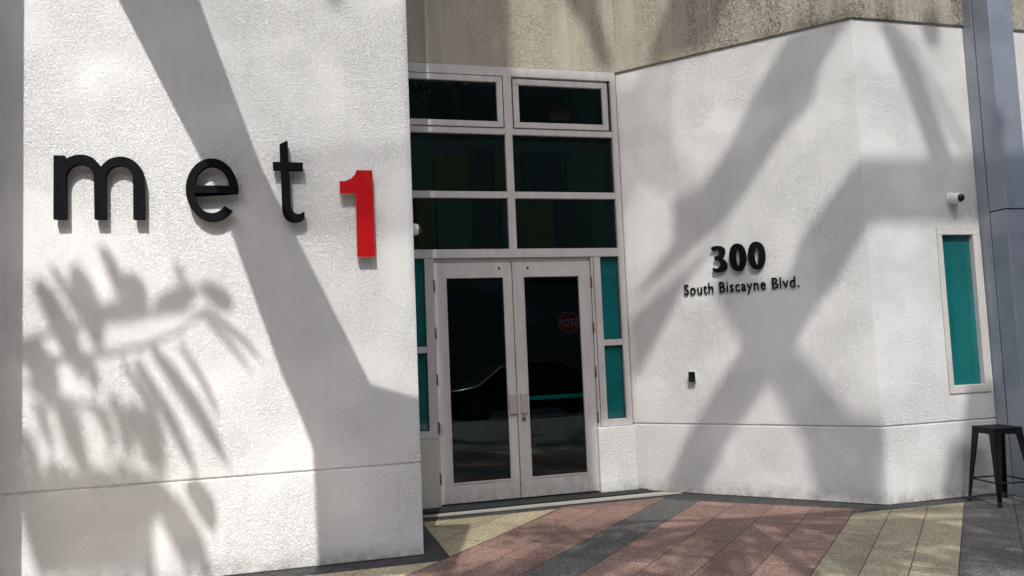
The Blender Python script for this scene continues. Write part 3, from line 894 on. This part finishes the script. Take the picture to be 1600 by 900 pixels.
PF = {'A': ([[-3.694, 0.07, 8.982], [-3.196, 0.07, 9.184], [-2.57, 0.07, 9.274], [-2.042, 0.07, 9.306]], [([-3.291, 0.227, 9.358], [-3.002, 0.21, 8.652], 0.12),
 ([-3.226, 0.148, 9.56], [-3.065, 0.106, 9.21], 0.048),
 ([-3.117, -0.005, 9.74], [-2.896, 0.168, 8.871], 0.132),
 ([-2.846, 0.362, 9.44], [-2.672, 0.227, 9.013], 0.078),
 ([-2.724, 0.214, 9.418], [-2.579, 0.321, 8.941], 0.126),
 ([-2.498, -0.227, 10.024], [-2.447, -0.215, 9.754], 0.042),
 ([-2.62, -0.132, 9.561], [-2.302, -0.122, 9.697], 0.102),
 ([-2.275, -0.013, 9.582], [-1.995, 0.126, 9.236], 0.09),
 ([-2.995, -0.011, 9.401], [-2.626, -0.158, 9.573], 0.09),
 ([-3.416, 0.056, 9.146], [-3.223, -0.04, 8.783], 0.156),
 ([-3.063, -0.033, 9.116], [-2.933, 0.142, 8.633], 0.078)]), 'B': ([[-3.47, 0.97, 7.911], [-2.899, 0.97, 7.913], [-2.347, 0.97, 8.008], [-1.979, 0.97, 8.22]], [([-2.071, 0.815, 8.397], [-1.711, 0.779, 7.959], 0.036),
 ([-1.936, 1.089, 8.069], [-1.503, 1.277, 7.447], 0.036),
 ([-2.415, 0.751, 8.233], [-1.886, 0.762, 7.311], 0.09),
 ([-2.212, 0.839, 8.149], [-1.959, 0.687, 7.728], 0.039),
 ([-2.508, 0.842, 8.033], [-2.12, 0.673, 7.342], 0.072),
 ([-2.541, 1.033, 7.795], [-2.265, 0.913, 7.305], 0.042),
 ([-2.115, 1.003, 6.969], [-1.981, 0.829, 6.779], 0.12)]), 'C': ([[-3.818, -0.43, 9.577], [-3.392, -0.43, 9.344], [-2.952, -0.43, 9.198]], [([-3.377, -0.657, 9.598], [-3.186, -0.496, 8.837], 0.126),
 ([-3.422, -0.212, 9.049], [-3.273, -0.098, 8.51], 0.054),
 ([-3.322, -0.709, 9.549], [-3.201, -0.684, 8.925], 0.078),
 ([-3.131, -0.506, 9.379], [-2.952, -0.426, 8.897], 0.066),
 ([-2.99, -0.434, 9.341], [-2.83, -0.389, 8.763], 0.078),
 ([-2.841, -0.341, 9.141], [-2.613, -0.375, 8.621], 0.156),
 ([-3.547, -0.481, 9.162], [-3.443, -0.642, 8.352], 0.12),
 ([-3.608, -0.539, 9.025], [-3.471, -0.711, 8.358], 0.126),
 ([-3.563, -0.644, 9.108], [-3.432, -0.84, 8.504], 0.126),
 ([-3.464, -0.533, 8.933], [-3.251, -0.398, 7.969], 0.126),
 ([-3.421, -0.646, 9.137], [-3.287, -0.832, 8.478], 0.126),
 ([-3.356, -0.673, 9.126], [-3.182, -0.7, 8.313], 0.126),
 ([-3.255, -0.558, 8.947], [-3.045, -0.443, 7.998], 0.126),
 ([-3.199, -0.629, 9.099], [-3.025, -0.658, 8.246], 0.126),
 ([-3.044, -0.301, 8.666], [-2.819, -0.126, 7.605], 0.126),
 ([-3.056, -0.642, 9.029], [-2.922, -0.838, 8.443], 0.126),
 ([-2.867, -0.183, 8.552], [-2.714, -0.303, 7.798], 0.126),
 ([-2.815, -0.376, 8.721], [-2.657, -0.237, 8.087], 0.102),
 ([-2.697, -0.306, 8.575], [-2.449, -0.414, 7.977], 0.138),
 ([-2.683, -0.654, 8.872], [-2.335, -0.471, 7.977], 0.12),
 ([-2.847, -0.499, 8.651], [-2.692, -0.317, 7.811], 0.09)])}
palm((-3.75, 0.25, 0), (-3.72, 0.27, 8.60), [(75, 35, 1.4, .1), (120, 30, 1.8, .1), (165, 50, 2.0, .1), (200, 20, 1.9, .09), (240, 30, 1.6, .1)],
     'slender palm tree on the pavement left of the viewpoint', 5)
pe = bpy.data.objects['palm_tree']
for kf, (rc, ll) in PF.items():
    mb = MB()
    rp = [Vector(q) for q in rc]
    rp = [Vector((-3.72, 0.27, 8.55))] + rp
    path = []
    for i in range(len(rp) - 1):
        for j in range(5):
            t_ = j / 5
            p0, p1, p2, p3 = rp[max(i - 1, 0)], rp[i], rp[i + 1], rp[min(i + 2, len(rp) - 1)]
            path.append(0.5 * ((2 * p1) + (p2 - p0) * t_ + (2 * p0 - 5 * p1 + 4 * p2 - p3) * t_ ** 2 + (3 * p1 - p0 - 3 * p2 + p3) * t_ ** 3))
    path.append(rp[-1])
    mb.tube(path, [0.028 * (1 - i / (len(path) + 2)) + 0.005 for i in range(len(path))], 6)
    for a, c, wd in ll:
        a = Vector(a); c = Vector(c)
        d = c - a
        near = min(path, key=lambda q: (q - a).length)
        wv = d.cross(SUNV).normalized() * wd * (0.54 if kf == 'C' else 0.60)
        st = near if (near - a).length < 0.6 else a
        sag = Vector((0.02, -0.02, 0.03))
        prev = None
        prof_ = ((0.0, 0.45), (0.2, 0.9), (0.5, 1.0), (0.75, 0.75), (1.0, 0.08))
        L_ = [a.lerp(c, u_) + sag * math.sin(math.pi * u_) - wv * k_ for u_, k_ in prof_]
        R_ = [a.lerp(c, u_) + sag * math.sin(math.pi * u_) + wv * k_ for u_, k_ in prof_]
        for i in range(4):
            mb.poly([L_[i], L_[i + 1], R_[i + 1], R_[i]])
        mb.tube([st, a.lerp(c, .25)], [0.008, 0.004], 5)
    mb.build('frond', M['frond'], pe)

# ------------------------------------------------------------ tree added to dapple the pavement
def tree(base, zlo, zhi, cx, cy, rx, ry, nclump, label, seed):
    rnd = random.Random(seed)
    e = empty('dapple_tree', base, label, 'tree')
    b = MB(); p0 = Vector(base); tp = Vector((base[0] + .1, base[1], zlo))
    b.tube([p0, p0.lerp(tp, .5) + Vector((.05, .03, 0)), tp], [0.15, 0.12, 0.09], 12)
    o = b.build('trunk', M['bark'], e)
    cl = []
    while len(cl) < nclump:
        a = rnd.uniform(0, 2 * math.pi); r = math.sqrt(rnd.random())
        q = Vector((cx + rx * r * math.cos(a), cy + ry * r * math.sin(a), rnd.uniform(zlo, zhi)))
        h = q + SUNV * (q.z / -SUNV.z)          # keep the crown clear of the doorway's sunlight
        if h.y > 5.5 and not (1.6 < h.x < 9.3 - h.y - 0.6 and h.y < 7.2) and not (h.y < 5.6):
            continue
        cl.append(q)
    lb = MB()
    for c_ in cl[::3]:
        m_ = tp.lerp(c_, .5) + Vector((0, 0, .25)); lb.tube([tp, m_, c_], [0.05, 0.03, 0.008], 6, False)
    lb.build('limbs', M['bark'], e)
    lf = MB()
    for c_ in cl:
        R_ = rnd.uniform(.25, .5)
        for j in range(70):
            v = Vector((rnd.gauss(0, 1), rnd.gauss(0, 1), rnd.gauss(0, .6))).normalized() * R_ * rnd.random() ** .5
            q = c_ + v
            u_ = Vector((rnd.gauss(0, 1), rnd.gauss(0, 1), rnd.gauss(0, 1))).normalized()
            w_ = u_.cross(Vector((rnd.gauss(0, 1), rnd.gauss(0, 1), rnd.gauss(0, 1)))).normalized()
            lf.poly([q - u_ * .10, q + w_ * .05, q + u_ * .10, q - w_ * .05])
    lf.build('crown', M['leaf'], e)
tree((1.7, -0.9, -0.0), 8.6, 11.4, 2.0, -3.2, 3.8, 2.0, 95, 'broad leafy tree added behind the viewpoint to dapple the pavement', 3)

# ------------------------------------------------------------ stop sign, car, building across the street (seen mirrored in the glass)
e = empty('stop_sign', (9.10, -10.6, -0.02), 'red octagonal STOP sign on a grey post across the street', 'sign')
b = MB(); b.tube([(9.10, -10.6, -0.02), (9.10, -10.6, 2.75)], 0.035, 10); b.build('post', M['steel'], e)
zc_ = 2.39
oc = lambda r, y: [(9.10 + r * math.cos(R(22.5 + 45 * i)), y, zc_ + r * math.sin(R(22.5 + 45 * i))) for i in range(8)]
b = MB(); b.prism(oc(0.40, -10.55), (0, 0.006, 0)); pl_ = b.build('plate', M['signwhite'], e)
b = MB(); b.prism(oc(0.375, -10.544), (0, 0.004, 0)); b.build('face', M['signred'], pl_)
me = text_mesh('STOP', 0.36, 0.006, 0.006); a, r = xr(me)
me.materials.clear(); me.materials.append(M['signwhite'])
o = bpy.data.objects.new('lettering', me); C.objects.link(o)
o.matrix_world = Matrix(((-1, 0, 0, 0), (0, 0, 1, 0), (0, 1, 0, 0), (0, 0, 0, 1)))
for v in me.vertices:
    v.co.x = (v.co.x - (a + r) / 2) * 0.62 / (r - a)
    v.co.y -= 0.13
o.parent = pl_
o.location = (9.10 - 9.10 - 0, 0, 0)
# sign text sits on the plate, facing the entrance
o.matrix_parent_inverse = Matrix.Identity(4)
o.rotation_euler = (R(90), 0, R(180))
o.location = (9.10, -10.538, zc_)

e = empty('parked_car', (5.2, -2.5, -0.17), 'black saloon car parked at the kerb behind the viewpoint', 'car')
ox, oy, oz = 5.2, -2.5, -0.17
prof = [(-2.25, .35), (-2.28, .62), (-2.15, .82), (-1.35, .92), (-.75, 1.32), (-.3, 1.43), (.55, 1.42), (1.2, 1.18), (1.6, .98), (2.2, .90), (2.3, .65), (2.25, .33)]
b = bmesh.new()
ringL = []
for yy, k_ in ((-.88, 0), (-.80, 1), (-.62, 2), (0, 3), (.62, 2), (.80, 1), (.88, 0)):
    row = []
    for (px, pz) in prof:
        cab = max(0, pz - .92)
        yn = yy * (1 - 0.28 * cab / .5) if cab > 0 else yy
        zz = pz - (0.05 if k_ == 0 else 0.015 if k_ == 1 else 0) * (1 if pz > .4 else 0)
        row.append(b.verts.new((ox + px, oy + yn, oz + zz)))
    ringL.append(row)
for a_, c_ in zip(ringL, ringL[1:]):
    for i in range(len(prof) - 1):
        f = b.faces.new((a_[i], a_[i + 1], c_[i + 1], c_[i])); f.smooth = True
    b.faces.new((a_[-1], a_[0], c_[0], c_[-1]))
b.faces.new(ringL[0]); b.faces.new(ringL[-1][::-1])
mb = MB(); mb.b.free(); mb.b = b
body = mb.build('body', M['carpaint'], e)
for sy in (-1, 1):
    yb = oy + sy * 0.80
    b = MB(); b.prism([(ox - 1.2, yb, oz + .95), (ox - .68, yb - sy * .14, oz + 1.27), (ox + .45, yb - sy * .16, oz + 1.34), (ox + 1.25, yb - sy * 0.04, oz + 1.0), (ox + 1.2, yb, oz + .95)], (0, sy * .06, 0)); b.build('side_window', M['carglass'], body)
    for wx in (-1.42, 1.40):
        b = MB(); yc = oy + sy * .80
        b.tube([(ox + wx, yc - sy * .10, oz + .33), (ox + wx, yc + sy * .10, oz + .33)], .33, 24); wh = b.build('wheel', M['rubber'], e)
        b = MB()
        for q_ in range(5):
            an = 2 * math.pi * q_ / 5
            d_ = Vector((math.cos(an), 0, math.sin(an))); s_ = Vector((-d_.z, 0, d_.x)) * .03
            c0 = Vector((ox + wx, yc + sy * .102, oz + .33))
            b.prism([c0 - s_, c0 + s_, c0 + s_ + d_ * .22, c0 - s_ + d_ * .22], (0, sy * (.012 + .001 * q_), 0))
        b.build('rim', M['chrome'], wh)
    b = MB(); b.box(ox + 2.18, ox + 2.30, oy + sy * .62 - .14, oy + sy * .62 + .14, oz + .66, oz + .78); b.build('tail_lamp', M['lamp'], e)

e = empty('office_building', (6, -18, -0.1), 'grey office block with yellow and teal panels across the street', 'building')
b = MB(); b.box(-30, 42, -19, -15, -.16, 13.5); b.build('facade', M['facade'], e)
OL, TE, DK = M['facyellow'], M['facteal'], M['facdark']
for x0, x1, z0, z1, m_ in ((3.2, 4.4, 5.6, 7.5, OL), (4.5, 5.25, 5.6, 7.6, OL), (5.3, 6.75, 5.6, 7.6, TE), (6.8, 7.9, 5.5, 7.7, DK), (7.95, 8.5, 5.6, 7.6, TE),
                          (8.75, 10.1, 5.5, 7.3, OL), (10.3, 11.6, 5.5, 7.6, DK), (11.8, 13.2, 5.5, 7.6, TE),
                          (3.2, 4.2, 7.9, 9.4, DK), (4.3, 5.2, 7.95, 9.4, TE), (5.25, 6.7, 7.95, 9.35, OL), (6.75, 7.65, 7.9, 9.7, DK), (7.7, 8.6, 7.95, 9.35, OL), (8.9, 10.6, 7.95, 9.5, DK), (10.8, 12.6, 7.95, 9.5, TE),
                          (3.5, 6.1, 10.3, 12.2, DK), (6.4, 8.4, 10.3, 12.2, DK), (8.8, 10.8, 10.3, 12.2, DK), (11.1, 13.1, 10.3, 12.2, TE),
                          (-6, -3.5, 5.6, 7.6, DK), (-3, -0.5, 5.6, 7.6, TE), (0, 2.5, 5.6, 7.6, DK), (14, 16.5, 5.6, 7.6, DK), (17, 19.5, 7.9, 9.5, OL)):
    b = MB(); b.box(x0, x1, -15.0, -14.93, z0, z1); b.build('panel', m_, e)
for i in range(6):
    x = -2 + i * 3.6
    b = MB(); b.box(x, x + 2.6, -15.0, -14.95, 0.3, 3.9); b.build('shop_window', M['facdark'], e)
b = MB(); b.box(8.9, 42, -14.95, -14.0, 4.3, 4.6); b.build('ledge', M['concrete'], e)
b = MB(); b.box(7.9, 9.3, -14.99, -14.93, 2.5, 3.3); b.build('notice_board', M['facade'], e)
b = MB(); b.box(5.3, 6.7, -14.99, -14.90, 3.92, 4.9); b.build('panel', M['facyellow'], e)
